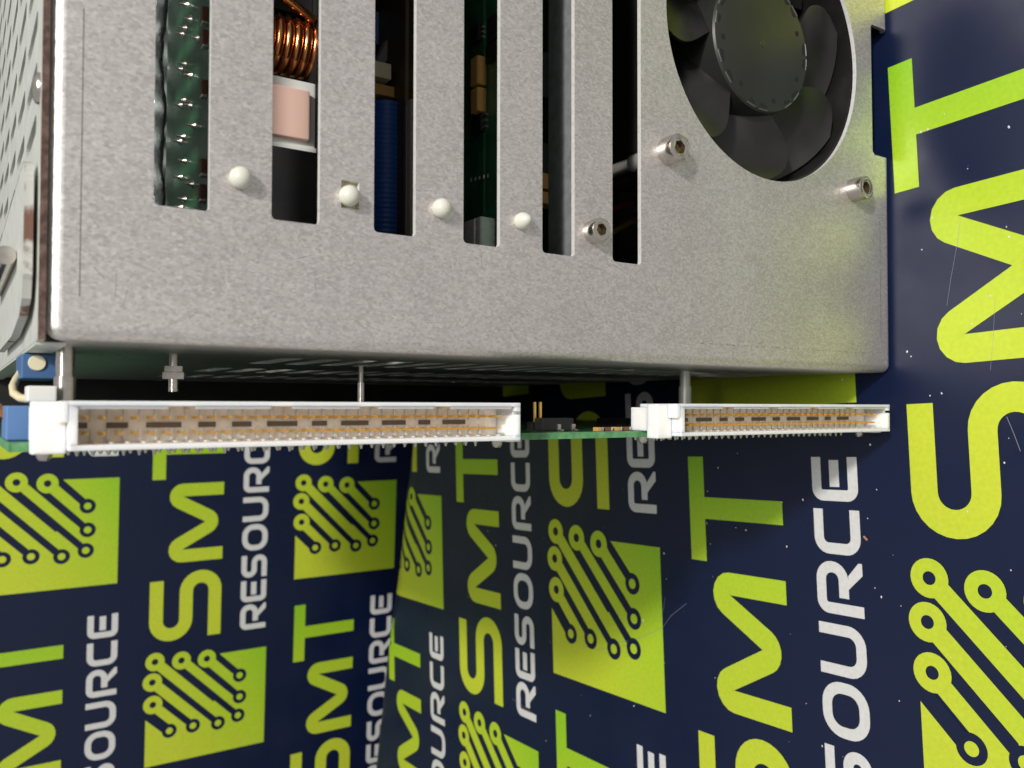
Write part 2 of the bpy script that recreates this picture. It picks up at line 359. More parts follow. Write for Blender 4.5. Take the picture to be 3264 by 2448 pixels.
def clipfar(o):                     # artwork ends with the sheet it is printed on
    return o
def place_lockup(parent, put, u0, v0, keep, fine=False):
    """one printed lock-up; put(u, v, height) -> point on the sheet; keep(u, v) -> is it in reach of the picture"""
    def piece(name, m, shapes, hh, gf):
        mb = MB()
        for vs, fs in shapes:
            if fine: vs, fs = subdiv(vs, fs, 4.0)
            mb.add([put(v.x + u0, v.y + v0, hh) for v in vs], fs, [max(.001, gf(v.x, v.y)) for v in vs])
        cx = sum(v.x for s_ in shapes for v in s_[0]) / sum(len(s_[0]) for s_ in shapes); cy = sum(v.y for s_ in shapes for v in s_[0]) / sum(len(s_[0]) for s_ in shapes)
        if keep(cx + u0, cy + v0): mb.build(name, m, parent)
    for k, ss in LET.items(): piece('printed_letter', 'lime', ss, .12, lambda u, v: min(1, max(0, (u - 20) / 125)) ** 1.3 * .85)
    for ss in SMALL: piece('printed_small_letter', 'white', ss, .12, lambda u, v: .5)
    for hh, m, ss in EMB: piece('printed_emblem' if hh < .15 else 'printed_track', m, ss, hh, lambda u, v: min(1, max(0, ((u + 79) * .6 - v + 50) / 115)))
PH = R_(2.75)
def flat(u, v, hh):
    return cover(math.cos(PH) * u - math.sin(PH) * v, math.sin(PH) * u + math.cos(PH) * v, hh)
def infloor(u, v):
    x = math.cos(PH) * u - math.sin(PH) * v; y = math.sin(PH) * u + math.cos(PH) * v
    return -230 < x < 185 and -85 < y < 372 and not (y > 230 and x > 60)
for u0, v0 in [(-35.2, -78.4), (204.8, -78.4), (-155.5, 14.0), (84.5, 14.0), (-35.4, 107.2), (-275, 107.2), (-141.8, 198.0), (98.2, 198.0), (-22.0, 291.6), (-260.6, 291.6)]:
    place_lockup(TC, flat, u0, v0, infloor, v0 > 250)
def inwall(u, v): return -170 < u < 300 and -150 < v < 210
for u0, v0 in [(0, 0), (241.3, 0), (-241.3, 0), (109.7, -94.6), (-131.6, -94.7), (-121.2, 92.5), (120.0, 94.5), (0, 188)]:
    place_lockup(BW, lambda u, v, hh: wall(u, v, hh), u0, v0, inwall)

# ------------------------------------------------------------------ the device
DEV = bpy.data.objects.new('power_supply_module', None); S.collection.objects.link(DEV)
DEV.location = W(60, 60, FLOOR); DEV.empty_display_size = .02
bpy.context.view_layer.update()
tag(DEV, 'galvanised steel power supply module with slotted face, fan and two white edge connectors, standing upright', 'power supply')
D = DEV
YF = 0.9; TH = 1.2; XL = 14.0; XR = 182.0; ZT = 6.0; ZB = -222.2; DEPTH = 220.0; RB = 2.2
FX, FZ, FR = 103.8, -167.3, 38.6
SLOTS = [(-9.7 - 20.3 * i, -18.95 - 20.25 * i) for i in range(6)]

# front face: flat sheet with holes, rounded bends at the top, left and bottom
outl = [(XL + RB, ZT - RB), (XL + RB, ZB + RB), (80.0, ZB + RB), (80.0, -214.6)] + [(81.0, -213.6), (119.2, -213.2), (119.9, -213.9), (119.9, ZB + RB), (XR, ZB + RB), (XR, ZT - RB)]
holes = [rrect(37.6, 168, zb, zt, .9) for zt, zb in SLOTS]
holes += [[(FX + FR * math.cos(2 * math.pi * i / 96), FZ + FR * math.sin(2 * math.pi * i / 96)) for i in range(96)]]
holes += [[(41.5, -47.2), (46.9, -47.2), (46.9, -43.5), (41.5, -43.5)]]
mb = MB(); mb.plate([outl] + holes, lambda a, b, q: (a, YF + q, b), TH, MB())
face = mb.build('front_face', 'steel', D)
for l in holes:
    mb = MB(); k = len(l); mb.add([(a, YF, b) for a, b in l] + [(a, YF + TH, b) for a, b in l], [(i, (i + 1) % k, (i + 1) % k + k, i + k) for i in range(k)]); mb.build('opening_edge', 'bright_edge', face)
mb = MB(); NS = 8
def bendstrip(fn, a0, a1, n=1):     # fn(along, angle, radius) -> point
    for k in range(n):
        A0 = a0 + (a1 - a0) * k / n; A1 = a0 + (a1 - a0) * (k + 1) / n; vs = []; fs = []
        for i in range(NS + 1):
            th = math.pi / 2 * i / NS
            for rad in (RB, RB - TH): vs += [fn(A0, th, rad), fn(A1, th, rad)]
        for i in range(NS):
            b_ = i * 4; fs += [(b_, b_ + 1, b_ + 5, b_ + 4), (b_ + 2, b_ + 6, b_ + 7, b_ + 3), (b_, b_ + 4, b_ + 6, b_ + 2), (b_ + 1, b_ + 3, b_ + 7, b_ + 5)]
        mb.add(vs, fs)
yc = YF + RB
bendstrip(lambda a, th, q: (a, yc - q * math.cos(th), ZT - RB + q * math.sin(th)), XL + RB, XR)
bendstrip(lambda a, th, q: (XL + RB - q * math.sin(th), yc - q * math.cos(th), a), ZB + RB, ZT - RB)
bendstrip(lambda a, th, q: (a, yc - q * math.cos(th), ZB + RB - q * math.sin(th)), XL + RB, 80.0)
bendstrip(lambda a, th, q: (a, yc - q * math.cos(th), ZB + RB - q * math.sin(th)), 119.9, XR)
for zc, sg in ((ZT - RB, 1), (ZB + RB, -1)):            # rounded corners
    vs = []; fs = []
    for i in range(NS + 1):
        for j in range(NS + 1):
            a = math.pi / 2 * i / NS; b = math.pi / 2 * j / NS
            vs.append((XL + RB - RB * math.cos(b) * math.sin(a), yc - RB * math.cos(b) * math.cos(a), zc + sg * RB * math.sin(b)))
    for i in range(NS):
        for j in range(NS): fs.append((i * (NS + 1) + j, i * (NS + 1) + j + 1, (i + 1) * (NS + 1) + j + 1, (i + 1) * (NS + 1) + j))
    mb.add(vs, fs)
mb.build('edge_bend', 'steel', face, smooth=60)
# side wall with long vent slots
vh = []
for j, (y0, y1, n0, n1) in enumerate([(31.5, 61, 0, 19), (89, 118.5, 0, 19), (146.5, 176, 0, 19)]):
    for i in range(n0, n1):
        z = -45.3 - 9.15 * i
        if z < -212: continue
        vh.append(rrect(y0, y1, z - 2.6, z + 2.6, 2.2, 3))
mb = MB(); mb.plate([[(yc, ZB + RB), (DEPTH, ZB + RB), (DEPTH, ZT - RB), (yc, ZT - RB)]] + vh, lambda a, b, q: (XL + q, a, b), 2.4, rim := MB())
sw = mb.build('side_wall', 'steel', D); tag(rim.build('vent_edges', 'bright_edge', sw), kind='stuff')
mb = MB(); mb.box(XR - TH, XR, yc, DEPTH, ZB + RB, ZT - RB); mb.build('side_wall', 'steel', D)
mb = MB(); mb.box(XL, XR, DEPTH, DEPTH + TH, ZB, ZT); mb.build('rear_wall', 'steel', D)
mb = MB(); mb.box(XL + RB, XR - TH, yc + 8, DEPTH, ZB, ZB + TH); mb.build('floor_plate', 'steel', D)
# top plate with rows of vent slots, its sheared front edge rusty
vh = []
for j, y0 in enumerate((11, 41, 71, 101, 131, 161)):
    for i in range(17):
        x = 24.5 + 9.0 * i + (4.5 if j % 2 else 0)
        if x < 172 and not (j == 0 and x < 44): vh.append(rrect(x - 1.7, x + 1.7, y0, y0 + 24, 1.6, 3))
mb = MB(); mb.plate([[(XL - .2, YF + .25), (XR, YF + .25), (XR, DEPTH), (XL - .2, DEPTH)]] + vh, lambda a, b, q: (a, b, ZT + .12 + q), 1.1)
topp = mb.build('top_plate', 'dull', D)
mb = MB()                            # torn, slightly uneven sheared edge
xs = [XL - .2 + (XR - XL + .2) * i / 220 for i in range(221)]; vs = []; fs = []
for x in xs:
    j = random.uniform(-.09, .05); vs += [(x, YF + .02 + j, ZT + .14 + random.uniform(-.03, .05)), (x, YF + .02 + j * .5, ZT + 1.2 + random.uniform(-.04, .02)), (x, YF + .26, ZT + 1.2), (x, YF + .26, ZT + .14)]
for i in range(220):
    b_ = 4 * i
    for k in range(4): fs.append((b_ + k, b_ + (k + 1) % 4, b_ + 4 + (k + 1) % 4, b_ + 4 + k))
mb.add(vs, fs); tag(mb.build('sheared_edge', 'cut', topp), 'rusty brown sheared front edge')
# rivet and raised latch plate with its pin on the top plate
p = onZ(75, 185, 8.0)
mb = MB(); mb.lathe((p.x, p.y + 1, ZT + 1.2), (0, 0, 1), [(0, 2.6), (.5, 2.5), (1.0, 1.7), (1.2, .5)], 20); mb.build('rivet', 'nickel', topp, smooth=50)
lz = ZT + 1.9
def lp(x, y): q = onZ(x, y, lz + 1.0); return (q.x, q.y)
lo = [(24.5, 4.0), (39.5, 4.0)] + arc(39.5, 8.0, 4.0, -90, 0, 6)[1:] + [(43.5, 90), (16.5, 90), (16.5, 34)] + [(18.5, 12.0), (20.8, 6.2)]
mb = MB(); mb.plate([lo], lambda a, b, q: (a, b, lz + q), 1.3); lat = mb.build('latch_plate', 'dull', topp)
mb = MB()
for i in range(len(lo)):
    (a, b), (a2, b2) = lo[i], lo[(i + 1) % len(lo)]
    nn = Vector((b2 - b, -(a2 - a))).normalized() * .10
    mb.add([(a + nn.x, b + nn.y, lz - .02), (a2 + nn.x, b2 + nn.y, lz - .02), (a2 + nn.x, b2 + nn.y, lz + 1.34), (a + nn.x, b + nn.y, lz + 1.34)], [(0, 1, 2, 3)])
mb.build('latch_rim', 'rustmix', lat)
p0 = onY(46, 554, 20)
mb = MB(); mb.lathe((p0.x, 20, lz + 1.32 + 1.7), (0, 1, 0), [(0, 1.55), (.2, 1.7), (60, 1.7)], 20); mb.build('latch_pin', 'nickel', lat, smooth=50)
# left flange of the top plate running back
mb = MB(); mb.box(XL - .75, XL - .25, YF + 4, DEPTH, ZT - 3.2, ZT + 1.15); mb.build('top_flange', 'dull', topp)

# scribed marking lines
def scribe(x0, x1, z0, z1): mb = MB(); mb.box(x0, x1, YF - .03, YF + .05, z0, z1); mb.build('scribe_mark', 'scribe', face)
a, b = onY(183, 18, YF), onY(176, 640, YF); scribe(b.x, a.x, 1.28, 1.42)
scribe(23, 45, -217.0, -216.86); scribe(46.5, 60, -216.95, -216.82)

mb = MB()                            # bend marks beside the folded edge and light handling scratches
z = -140.0
while z > -214: L = random.uniform(.4, 1.8); mb.box(19.4 + random.uniform(-.1, .1), 19.6, YF - .02, YF + .04, z - L, z); z -= L + random.uniform(.5, 2.0)
for i in range(46):
    x, z = random.uniform(18, 36), random.uniform(-205, 0)
    if i > 30: x, z = random.uniform(40, 62), random.uniform(-212, -125)
    L = random.uniform(.8, 4.5); a = random.uniform(0, 3.14); wd = random.uniform(.03, .06); c, s_ = math.cos(a), math.sin(a)
    P4 = [(x - c * L / 2 - s_ * wd, z - s_ * L / 2 + c * wd), (x - c * L / 2 + s_ * wd, z - s_ * L / 2 - c * wd), (x + c * L / 2 + s_ * wd, z + s_ * L / 2 - c * wd), (x + c * L / 2 - s_ * wd, z + s_ * L / 2 + c * wd)]
    mb.add([(a_, YF - .02, b_) for a_, b_ in P4], [(0, 1, 2, 3)])
tag(mb.build('scuff_marks', 'scuff', face), kind='stuff')

# nylon pegs
for i, (px, py) in enumerate([(522, 383), (757, 422), (957, 449), (1133, 476)]):
    c = onY(px, py, YF - 1.6); q = math.pi / 2
    prof = [(-1.2, 1.35), (.1, 1.75), (.9, 2.02), (1.7, 1.95), (2.4, 1.6), (2.9, 1.0), (3.1, .3)] if i < 3 else [(-1.2, 1.3), (.1, 1.75), (1.0, 1.9), (2.0, 1.6), (2.9, .95), (3.4, .3)]
    mb = MB(); mb.lathe((c.x, YF, c.z), (.03, -1, -.02 * i), prof, 24); mb.build('nylon_peg', 'nylon', D, smooth=60)
mb = MB(); mb.box(40.5, 48, YF + TH + .3, YF + TH + 2, -49, -42); mb.build('peg_carrier', 'cream', D)

# socket head screws
def screw(x, z, rad, hh, hexr, shaft=None):
    mb = MB(); n = 36; c = Vector((x, YF, z)); vs = []; fs = []
    def P(h_, rr, hexa=False):
        out = []
        for i in range(n):
            th = 2 * math.pi * i / n; k = rr
            if hexa: k = rr * math.cos(math.pi / 6) / math.cos((th + .25) % (math.pi / 3) - math.pi / 6)
            out.append((x + k * math.cos(th), YF - h_, z + k * math.sin(th)))
        return out
    rings = [P(-.5, rad), P(hh - .45, rad), P(hh - .12, rad - .16), P(hh, rad - .45), P(hh, hexr + .35), P(hh - .25, hexr + .02, True)]
    for q in rings: vs += q
    for j in range(len(rings) - 1):
        for i in range(n): fs.append((j * n + i, j * n + (i + 1) % n, (j + 1) * n + (i + 1) % n, (j + 1) * n + i))
    mb.add(vs, fs); o = mb.build('cap_screw', 'nickel', D, smooth=40)
    mb = MB(); a = P(hh - .25, hexr, True); b = P(hh - 2.0, hexr * .96, True)
    mb.add(a + b + [(x, YF - hh + 2.5, z)], [(i, (i + 1) % n, n + (i + 1) % n, n + i) for i in range(n)] + [(n + i, n + (i + 1) % n, 2 * n) for i in range(n)])
    mb.build('hex_socket', 'socket', o, smooth=30)
    if shaft:
        LS = max(6.0, onZ(1356, 370, z + 2.0).y - YF - TH)
        mb = MB(); mb.lathe((x, YF + TH, z), (0, 1, 0), [(0, 2.3), (LS - .1, 2.3), (LS, 1.7)], 20); mb.build('spacer_sleeve', 'grey', o, smooth=40)
        pr = [(LS, 1.5)]
        for k in range(30): pr += [(LS + .1 + .8 * k, 1.6), (LS + .4 + .8 * k, 2.0), (LS + .5 + .8 * k, 2.0), (LS + .8 + .8 * k, 1.6)]
        mb = MB(); mb.lathe((x, YF + TH, z), (0, 1, 0), pr, 20); mb.build('screw_thread', 'tin', o, smooth=30)
screw(66.6, -128.8, 3.4, 4.8, 1.75, True)
screw(43.8, -105.0, 2.7, 3.9, 1.45)
screw(67.5, -203.6, 3.4, 4.8, 1.75)

# ------------------------------------------------------------------ fan
FY = YF + TH + .3
frame = []
sq = rrect(FX - 40, FX + 40, FZ - 40, FZ + 40, 4)
mb = MB(); circ = [(FX + 38.2 * math.cos(2 * math.pi * i / 72), FZ + 38.2 * math.sin(2 * math.pi * i / 72)) for i in range(72)]
mb.plate([sq, circ], lambda a, b, q: (a, FY + q, b), 25)
fan = mb.build('fan', 'fan', D, smooth=30)
HY = FY + .9
mb = MB(); mb.lathe((FX, HY, FZ), (0, 1, 0), [(0, 18.2), (.15, 18.7), (.7, 19.1), (18, 19.5)], 72)
hub = mb.build('fan_hub', 'hub', fan, smooth=25)
mb = MB(); mb.lathe((FX, HY + .02, FZ), (0, -1, 0), [(0, 1.25), (.1, 1.15), (.12, .6)], 18); mb.build('hub_dimple', 'fan', fan, smooth=40)
for i in range(22):                  # balancing slots and drill marks near the rim
    th = 2 * math.pi * i / 22 + random.uniform(-.04, .04)
    mb = MB(); c, s_ = math.cos(th), math.sin(th)
    if i % 3:
        w_ = random.uniform(1.2, 2.0); a0 = 16.7; P4 = []
        for dr, dt in ((0, -w_ * .6), (1.15, -w_), (1.15, w_), (.5, w_ * .7)): P4.append((FX + (a0 + dr) * c - dt * s_, HY - .04, FZ + (a0 + dr) * s_ + dt * c))
        mb.add(P4 + [(x, y + .1, z) for x, y, z in P4], [(0, 1, 2, 3), (7, 6, 5, 4), (0, 4, 5, 1), (1, 5, 6, 2), (2, 6, 7, 3), (3, 7, 4, 0)])
    else: mb.lathe((FX + 15.8 * c, HY - .04, FZ + 15.8 * s_), (0, 1, 0), [(0, .8), (.1, .75)], 12)
    mb.build('balance_slot', 'socketvoid', fan)
    if i % 3:
        mb = MB(); rr = 18.55; mb.tube([(FX + rr * math.cos(th + q), HY + .12, FZ + rr * math.sin(th + q)) for q in (-.09, -.045, 0, .045, .09)], .22, 6); mb.build('rim_tooth', 'greyrim', fan, smooth=60)
for b_ in range(7):
    mb = MB(); vs = []; fs = []; nr, na = 12, 10
    for i in range(nr + 1):
        q = i / nr; rr = 19.0 + 18.2 * q
        near = 195 + 9 * math.sin(math.pi * q); w0 = 49 - 5 * q
        # round the outer corner of the leading edge
        cut = 0 if q < .8 else 9 * ((q - .8) / .2) ** 2
        for j in range(na + 1):
            s_ = j / na; ang = R_(b_ * 360 / 7 + near - cut - (w0 - cut) * s_)
            vs.append((FX + rr * math.cos(ang), HY + 1.6 + (11.5 - 2.5 * q) * s_ - 1.2 * math.sin(math.pi * s_), FZ + rr * math.sin(ang)))
    m_ = len(vs); vs += [(x, y + .9, z) for x, y, z in vs]
    for i in range(nr):
        for j in range(na):
            a = i * (na + 1) + j; fs += [(a, a + 1, a + na + 2, a + na + 1), (m_ + a, m_ + a + na + 1, m_ + a + na + 2, m_ + a + 1)]
    edge = [i * (na + 1) for i in range(nr + 1)] + [nr * (na + 1) + j for j in range(1, na + 1)] + [i * (na + 1) + na for i in range(nr - 1, -1, -1)] + list(range(na - 1, 0, -1))
    for i in range(len(edge)): a, c = edge[i], edge[(i + 1) % len(edge)]; fs.append((a, c, m_ + c, m_ + a))
    mb.add(vs, fs); mb.build('fan_blade', 'fan', fan, smooth=40)
mb = MB(); mb.lathe((FX, FY + 24.4, FZ), (0, 1, 0), [(0, 24), (1.2, 24)], 40)
for a in (20, 110, 200, 290):
    c, s_ = math.cos(R_(a)), math.sin(R_(a)); ps = [(FX + 22 * c, FY + 24.6, FZ + 22 * s_), (FX + 40 * c, FY + 24.6, FZ + 40 * s_)]; mb.tube(ps, 1.6, 8)
mb.build('fan_back_struts', 'fan', fan, smooth=40)

# ------------------------------------------------------------------ inside the case, seen through the slots
def comp(name, m, x0, x1, y0, y1, z0, z1, bev=.15, lab=None):
    mb = MB(); mb.box(min(x0, x1), max(x0, x1), y0, y1, min(z0, z1), max(z0, z1), bev); o = mb.build(name, m, D)
    if lab: o['label'] = lab
    return o
BZ = [-24.3, -45.9, -66.9, -87.0]
for i, z in enumerate(BZ):
    y0, y1 = [(14, 66), (8, 170), (8, 170), (6, 120)][i]
    mb = MB(); mb.box(32, 172, y0, y1, z - 1.6, z); mb.build('inner_circuit_board', ('pcb', 'black', 'brownboard', 'pcb')[i], D)
# slot 1: solder joints and small capacitors on the upper board, resin strip behind it
k = 816 / 2212 / 1.47559
for (a, b) in [(1640, 165), (1595, 240), (1570, 292), (1590, 550), (1560, 595), (1585, 865), (1555, 908), (1580, 1180), (1550, 1220), (1590, 1390), (1555, 1530), (1610, 40), (1700, 330), (1640, 650), (1640, 910), (1670, 1085), (1655, 1590), (1590, 1720), (1560, 1790)]:
    q = onZ(a * k, b * k, BZ[0] + .3); mb = MB(); mb.lathe((q.x, q.y, BZ[0]), (0, 0, 1), [(0, .95), (.35, .75), (.8, .34), (1.7, .28)], 10); mb.build('solder_joint', 'tin', D, smooth=60)
for (a, b) in [(1765, 130), (1760, 760), (1755, 1440), (1770, 330), (1745, 1660)]:
    q = onZ(a * k, b * k, BZ[0] + .6); comp('chip_capacitor', 'brownsmd', q.x - 1.5, q.x + 1.5, q.y - .9, q.y + .9, BZ[0], BZ[0] + 1.2)
    comp('capacitor_end', 'tin', q.x - 2.1, q.x - 1.52, q.y - .9, q.y + .9, BZ[0], BZ[0] + 1.2)
mb = MB(); ps = []
for i in range(46): x = 34 + 2.2 * i; ps.append((x, 76 + 1.1 * math.sin(i * .31) + random.uniform(-.35, .35), -23.5 + .5 * math.sin(i * .53) + random.uniform(-.25, .25)))
mb.tube(ps, 2.3, 8); mb.build('resin_bead', 'resin', D, smooth=60)
comp('rear_module', 'resin', 34, 150, 84, 88, -40, -6)
# slot 2: copper choke, transformer
mb = MB(); ps = []
q0 = onY(640, 75, 22); ccx = q0.x - .5
for i in range(0, 8 * 24 + 1): th = 2 * math.pi * i / 24; ps.append((ccx + 5.6 * math.cos(th), 27.5 + 5.6 * math.sin(th), -30.8 - 1.98 * i / 24))
mb.tube(ps, .96, 10); coil = mb.build('copper_coil', 'copper', D, smooth=60)
mb = MB(); mb.tube([(ccx + 9.0, 21.5, -33), (ccx + 7.8, 21.2, -38), (ccx + 6.0, 21.4, -42), (ccx + 4.5, 21.9, -45.5)], .96, 10); mb.build('coil_lead', 'copper', D, smooth=60)
comp('coil_core', 'black', ccx - 4.2, ccx + 4.2, 23, 32, -46, -30)
a, b = onY(590, 180, 20), onY(668, 303, 20)
tf = comp('transformer_core', 'pink', b.x, a.x, 20, 34, b.z - .1, -30, .3)
mb = MB(); mb.box(b.x - 1.2, a.x + 2.4, 21.5, 33, -45.8, -31, .3); mb.box(b.x - 3.0, b.x - 1.3, 20.5, 34, -45.8, -31, .3); mb.build('transformer_bobbin', 'bobbin', D)
comp('black_backing_box', 'black', 34, 56, 16, 40, -45.8, -27)  # added black boxes standing in for the dark depth of the case
comp('black_backing_box', 'black', 88, 120, 24, 50, -45.8, -27)
# slot 3: blue wound rod choke, pale bar, slanting bracket
a, b = onY(815, 207, 25), onY(893, 510, 25); cz = (a.z + b.z) / 2 + .2; rr = abs(a.z - b.z) / 2 - .1
pr = []; n = int((a.x - 34) / 1.15)
for i in range(n): pr += [(i * 1.15, rr - .3), (i * 1.15 + .25, rr - .03), (i * 1.15 + .55, rr), (i * 1.15 + .85, rr - .03), (i * 1.15 + 1.12, rr - .3)]
mb = MB(); mb.lathe((34, 25 + rr, cz), (1, 0, 0), pr, 28); mb.build('blue_choke', 'bluewire', D, smooth=60)
comp('pale_bar', 'grey', 34, a.x - 3, 15, 17, -66.8, -65.2); comp('pale_bar', 'bobbin', 34, a.x - 3.4, 17.2, 18.4, -66.8, -65.8)
mb = MB(); p0, p1 = onY(818, 128, 30), onY(890, 25, 30); mb.tube([(p0.x - 2, 32, p0.z), (p1.x + 2, 32, p1.z)], 1.5, 4); mb.build('slanting_bracket', 'grey', D)
q = onY(830, 150, 26); comp('cream_block', 'cream', q.x - 2, q.x + 1.6, 26, 30, q.z - 1.8, q.z + 3); q = onY(850, 185, 24)
comp('tan_board', 'tan', q.x - 1.5, q.x + 1.0, 27, 34, q.z - 6, q.z + 4); q = onY(815, 60, 36); comp('blue_capacitor', 'blue', q.x - 4, q.x + 4, 36, 42, q.z - 2.2, q.z + 6)
# slot 4: tantalum capacitors, chips, metal can
for (y0, y1) in ((124, 184), (191, 243)):
    a, b = onZ(1008, y0, BZ[3] + 2.6), onZ(1040, y1, BZ[3] + 2.6); ym = (a.y + b.y) / 2; comp('tantalum_capacitor', 'tan', b.x + 1.0, a.x - 1.0, ym - 1.7, ym + 1.7, BZ[3], BZ[3] + 2.7, .5)
for (x, y, w_, l) in [(1065, 110, 2, 3), (1030, 265, 2.5, 2.2), (1025, 75, 2, 2), (1066, 60, 3, 2.5)]:
    q = onZ(x, y, BZ[3] + 1); comp('small_chip', 'black', q.x - w_, q.x + w_, q.y - l, q.y + l, BZ[3], BZ[3] + 1.3)
    for s_ in (-1, 0, 1): comp('chip_leg', 'tin', q.x + s_ * w_ * .6 - .25, q.x + s_ * w_ * .6 + .25, q.y - l - .8, q.y - l - .02, BZ[3], BZ[3] + .5, 0)
a = onY(1034, 465, 14); b = onY(1078, 532, 14); comp('metal_can', 'bright_edge', b.x - 2, a.x, 14.2, 22, BZ[3], BZ[3] + 4.2, .5); comp('black_socket', 'black', b.x - 3, a.x - .4, 22.4, 30, BZ[3], BZ[3] + 5)
for j in range(5): q = onZ(1018 + 9 * j, 388 - 2.2 * j, BZ[3]); comp('printed_mark', 'silk', q.x - .5, q.x + .4, q.y - .35, q.y + .35, BZ[3] + .01, BZ[3] + .04, 0)
# slot 5: bent grey plate with parts behind; slot 6: fan wires
mb = MB(); mb.box(36, 170, YF + TH + .2, 15.0, -103.6, -102.6, .2); mb.build('inner_shelf_plate', 'dark_sheet', D)
mb = MB(); mb.box(32, 172, 21, 120, -116, -114.4); mb.build('inner_circuit_board', 'pcb', D)
for (y0, y1) in ((372, 408), (412, 440)):
    a, b = onY(1168, y0, 24), onY(1183, y1, 24); comp('tantalum_capacitor', 'tan', b.x, a.x, 24, 29, -114.4, a.z + 6)
comp('small_chip', 'black', 60, 72, 26, 34, -114.4, -108); comp('small_chip', 'black', 84, 96, 26, 34, -114.4, -106)
for m, ya, yb, yy in (('red', 452, 432, 32), ('yellow', 503, 466, 34)):
    a, b = onY(1322, ya, yy), onY(1392, yb, yy); dv = b - a
    mb = MB(); mb.tube([a - dv * 1.2 + Vector((0, 6, 0)), a - dv * .4, a, (a + b) / 2 + Vector((.4, 0, 0)), b, b + dv * .6 + Vector((0, 4, 0))], .75, 8); mb.build('fan_wire', m, D, smooth=60)
comp('inner_partition', 'black', 32, 172, 126, 130, -220, 2, 0)

# ------------------------------------------------------------------ the board on the left with its two edge connectors
mb = MB(); mb.box(-4.3, -2.7, 8.0, 218, -222.1, 10.4); board = mb.build('main_circuit_board', 'pcb', D)
mb = MB(); mb.box(-4.28, -2.72, 7.75, 8.0, -222.0, 10.3); mb.build('board_edge', 'pcb_edge', board)
mb = MB(); mb.box(-4.28, -2.72, 8.0, 217, 10.4, 10.65); mb.build('board_edge', 'pcb_edge', board)
pin_me = None
def connector(z0):
    """64-way two-row header; z0 = height of the first contact"""
    zt, zb = z0 + 2.9, z0 - 83.2; ya, yb, yf = -2.0, 13.0, 5.6
    mb = MB()
    mb.box(-3.9, 4.1, yf, yb, zb, zt, .15)                                 # block with the contacts
    mb.box(-3.9, -3.0, ya, yf - .01, zb, zt, .12)                            # lower wall
    # upper wall, with four shallow notches in its rim
    nz = [(12.0, 16.5), (29.5, 33.5), (46.5, 50.5), (62.5, 66.5)]
    mb.box(3.3, 4.1, ya, yf - .01, zb, zt, .1)
    edge = [0 - 1.9] + [q for a in nz for q in a] + [81.0]
    for i in range(0, len(edge), 2):
        a, b = z0 - edge[i], z0 - edge[i + 1]
        mb.add([(3.295, ya + .15, a), (2.8, ya + .4, a), (3.1, .6, a), (3.295, .6, a), (3.295, ya + .15, b), (2.8, ya + .4, b), (3.1, .6, b), (3.295, .6, b)], [(0, 4, 5, 1), (1, 5, 6, 2), (0, 1, 2, 3), (4, 7, 6, 5)])
    # end walls
    mb.box(-2.99, 3.29, ya + .05, yf - .01, zt - 1.3, zt - .02, .1)
    mb.box(-2.99, 1.6, ya + .02, yf - .01, zb + .02, zb + 1.3, .1)
    mb.box(2.3, 3.29, ya + .02, yf - .01, zb + .02, zb + 1.3, .1); mb.box(1.61, 2.29, ya + 1.2, yf - .01, zb + .4, zb + 1.2, 0)
    # ribs along the lower and upper inner walls
    for i in range(33):
        z = z0 + 1.27 - 2.54 * i
        mb.box(-2.99, -2.7, 1.6, yf - .005, z - .28, z + .28, .08)
        if i % 2: mb.box(2.9, 3.29, 2.0, yf - .005, z - .25, z + .25, .05)
        if i < 32: mb.box(-2.6, -.6, 5.1, yf - .004, z - .28, z + .28, .05); mb.box(.6, 2.8, 5.1, yf - .004, z - .28, z + .28, .05)
    c = mb.build('edge_connector', 'housing', board, smooth=None)
    # mounting blocks at both ends
    mb = MB(); mb.box(-4.45, 4.0, 1.2, 4.9, zt + .02, z0 + 7.9, .25); mb.build('mounting_block', 'housing', c)
    mb = MB(); mb.box(-2.65, 3.2, 4.92, 11.2, zt + .02, z0 + 7.6, .25); mb.build('mounting_foot', 'housing', c)
    mb = MB(); mb.box(.6, 4.05, -1.9, 1.15, zt + .05, zt + 1.5, .15); mb.build('key_lug', 'housing', c)
    mb = MB(); mb.box(-4.45, 4.0, 3.0, 13.5, z0 - 86.6, zb - .02, .25); mb.build('mounting_block', 'housing', c)
    mb = MB(); mb.lathe((3.22, 8.0, z0 + 5.2), (1, 0, 0), [(0, 1.3), (.05, 1.3)], 16); mb.build('mounting_hole', 'recess', c)
    # dark slots between the two rows
    lens = [.6, 1.35, 2.3, 1.2, 1.4, 2.3, 1.2, 2.3, 2.1, 1.1, 2.2, 2.0, 1.2, 2.2, 1.3, .9]; gap = 0; zz = z0 + .9
    for L in lens:
        if zz - L * 2.54 < zb + 2: break
        mb = MB(); mb.box(-.47, .47, yf - .03, yf + .02, zz - L * 2.54, zz); mb.build('contact_slot', 'recess', c); zz -= L * 2.54 + 2.9
    global pin_me
    for i in range(32):
        for x in (1.27, -1.27):
            if pin_me is None:
                mb = MB(); mb.box(-.26, .26, .5, 6.2, -.26, .26); mb.add([(-.26, .5, -.26), (.26, .5, -.26), (.26, .5, .26), (-.26, .5, .26), (-.12, -.15, -.12), (.12, -.15, -.12), (.12, -.15, .12), (-.12, -.15, .12)], [(0, 1, 5, 4), (1, 2, 6, 5), (2, 3, 7, 6), (3, 0, 4, 7), (4, 5, 6, 7)])
                o = mb.build('contact_pin', 'gold', world=lambda x, y, z: Vector((x / 1000, y / 1000, z / 1000))); pin_me = o.data
            else:
                o = bpy.data.objects.new('contact_pin', pin_me); S.collection.objects.link(o)
            o.parent = c; o.matrix_parent_inverse = c.matrix_world.inverted()
            o.location = W(x + random.uniform(-.05, .05), random.uniform(-.1, .1), z0 - 2.54 * i); 
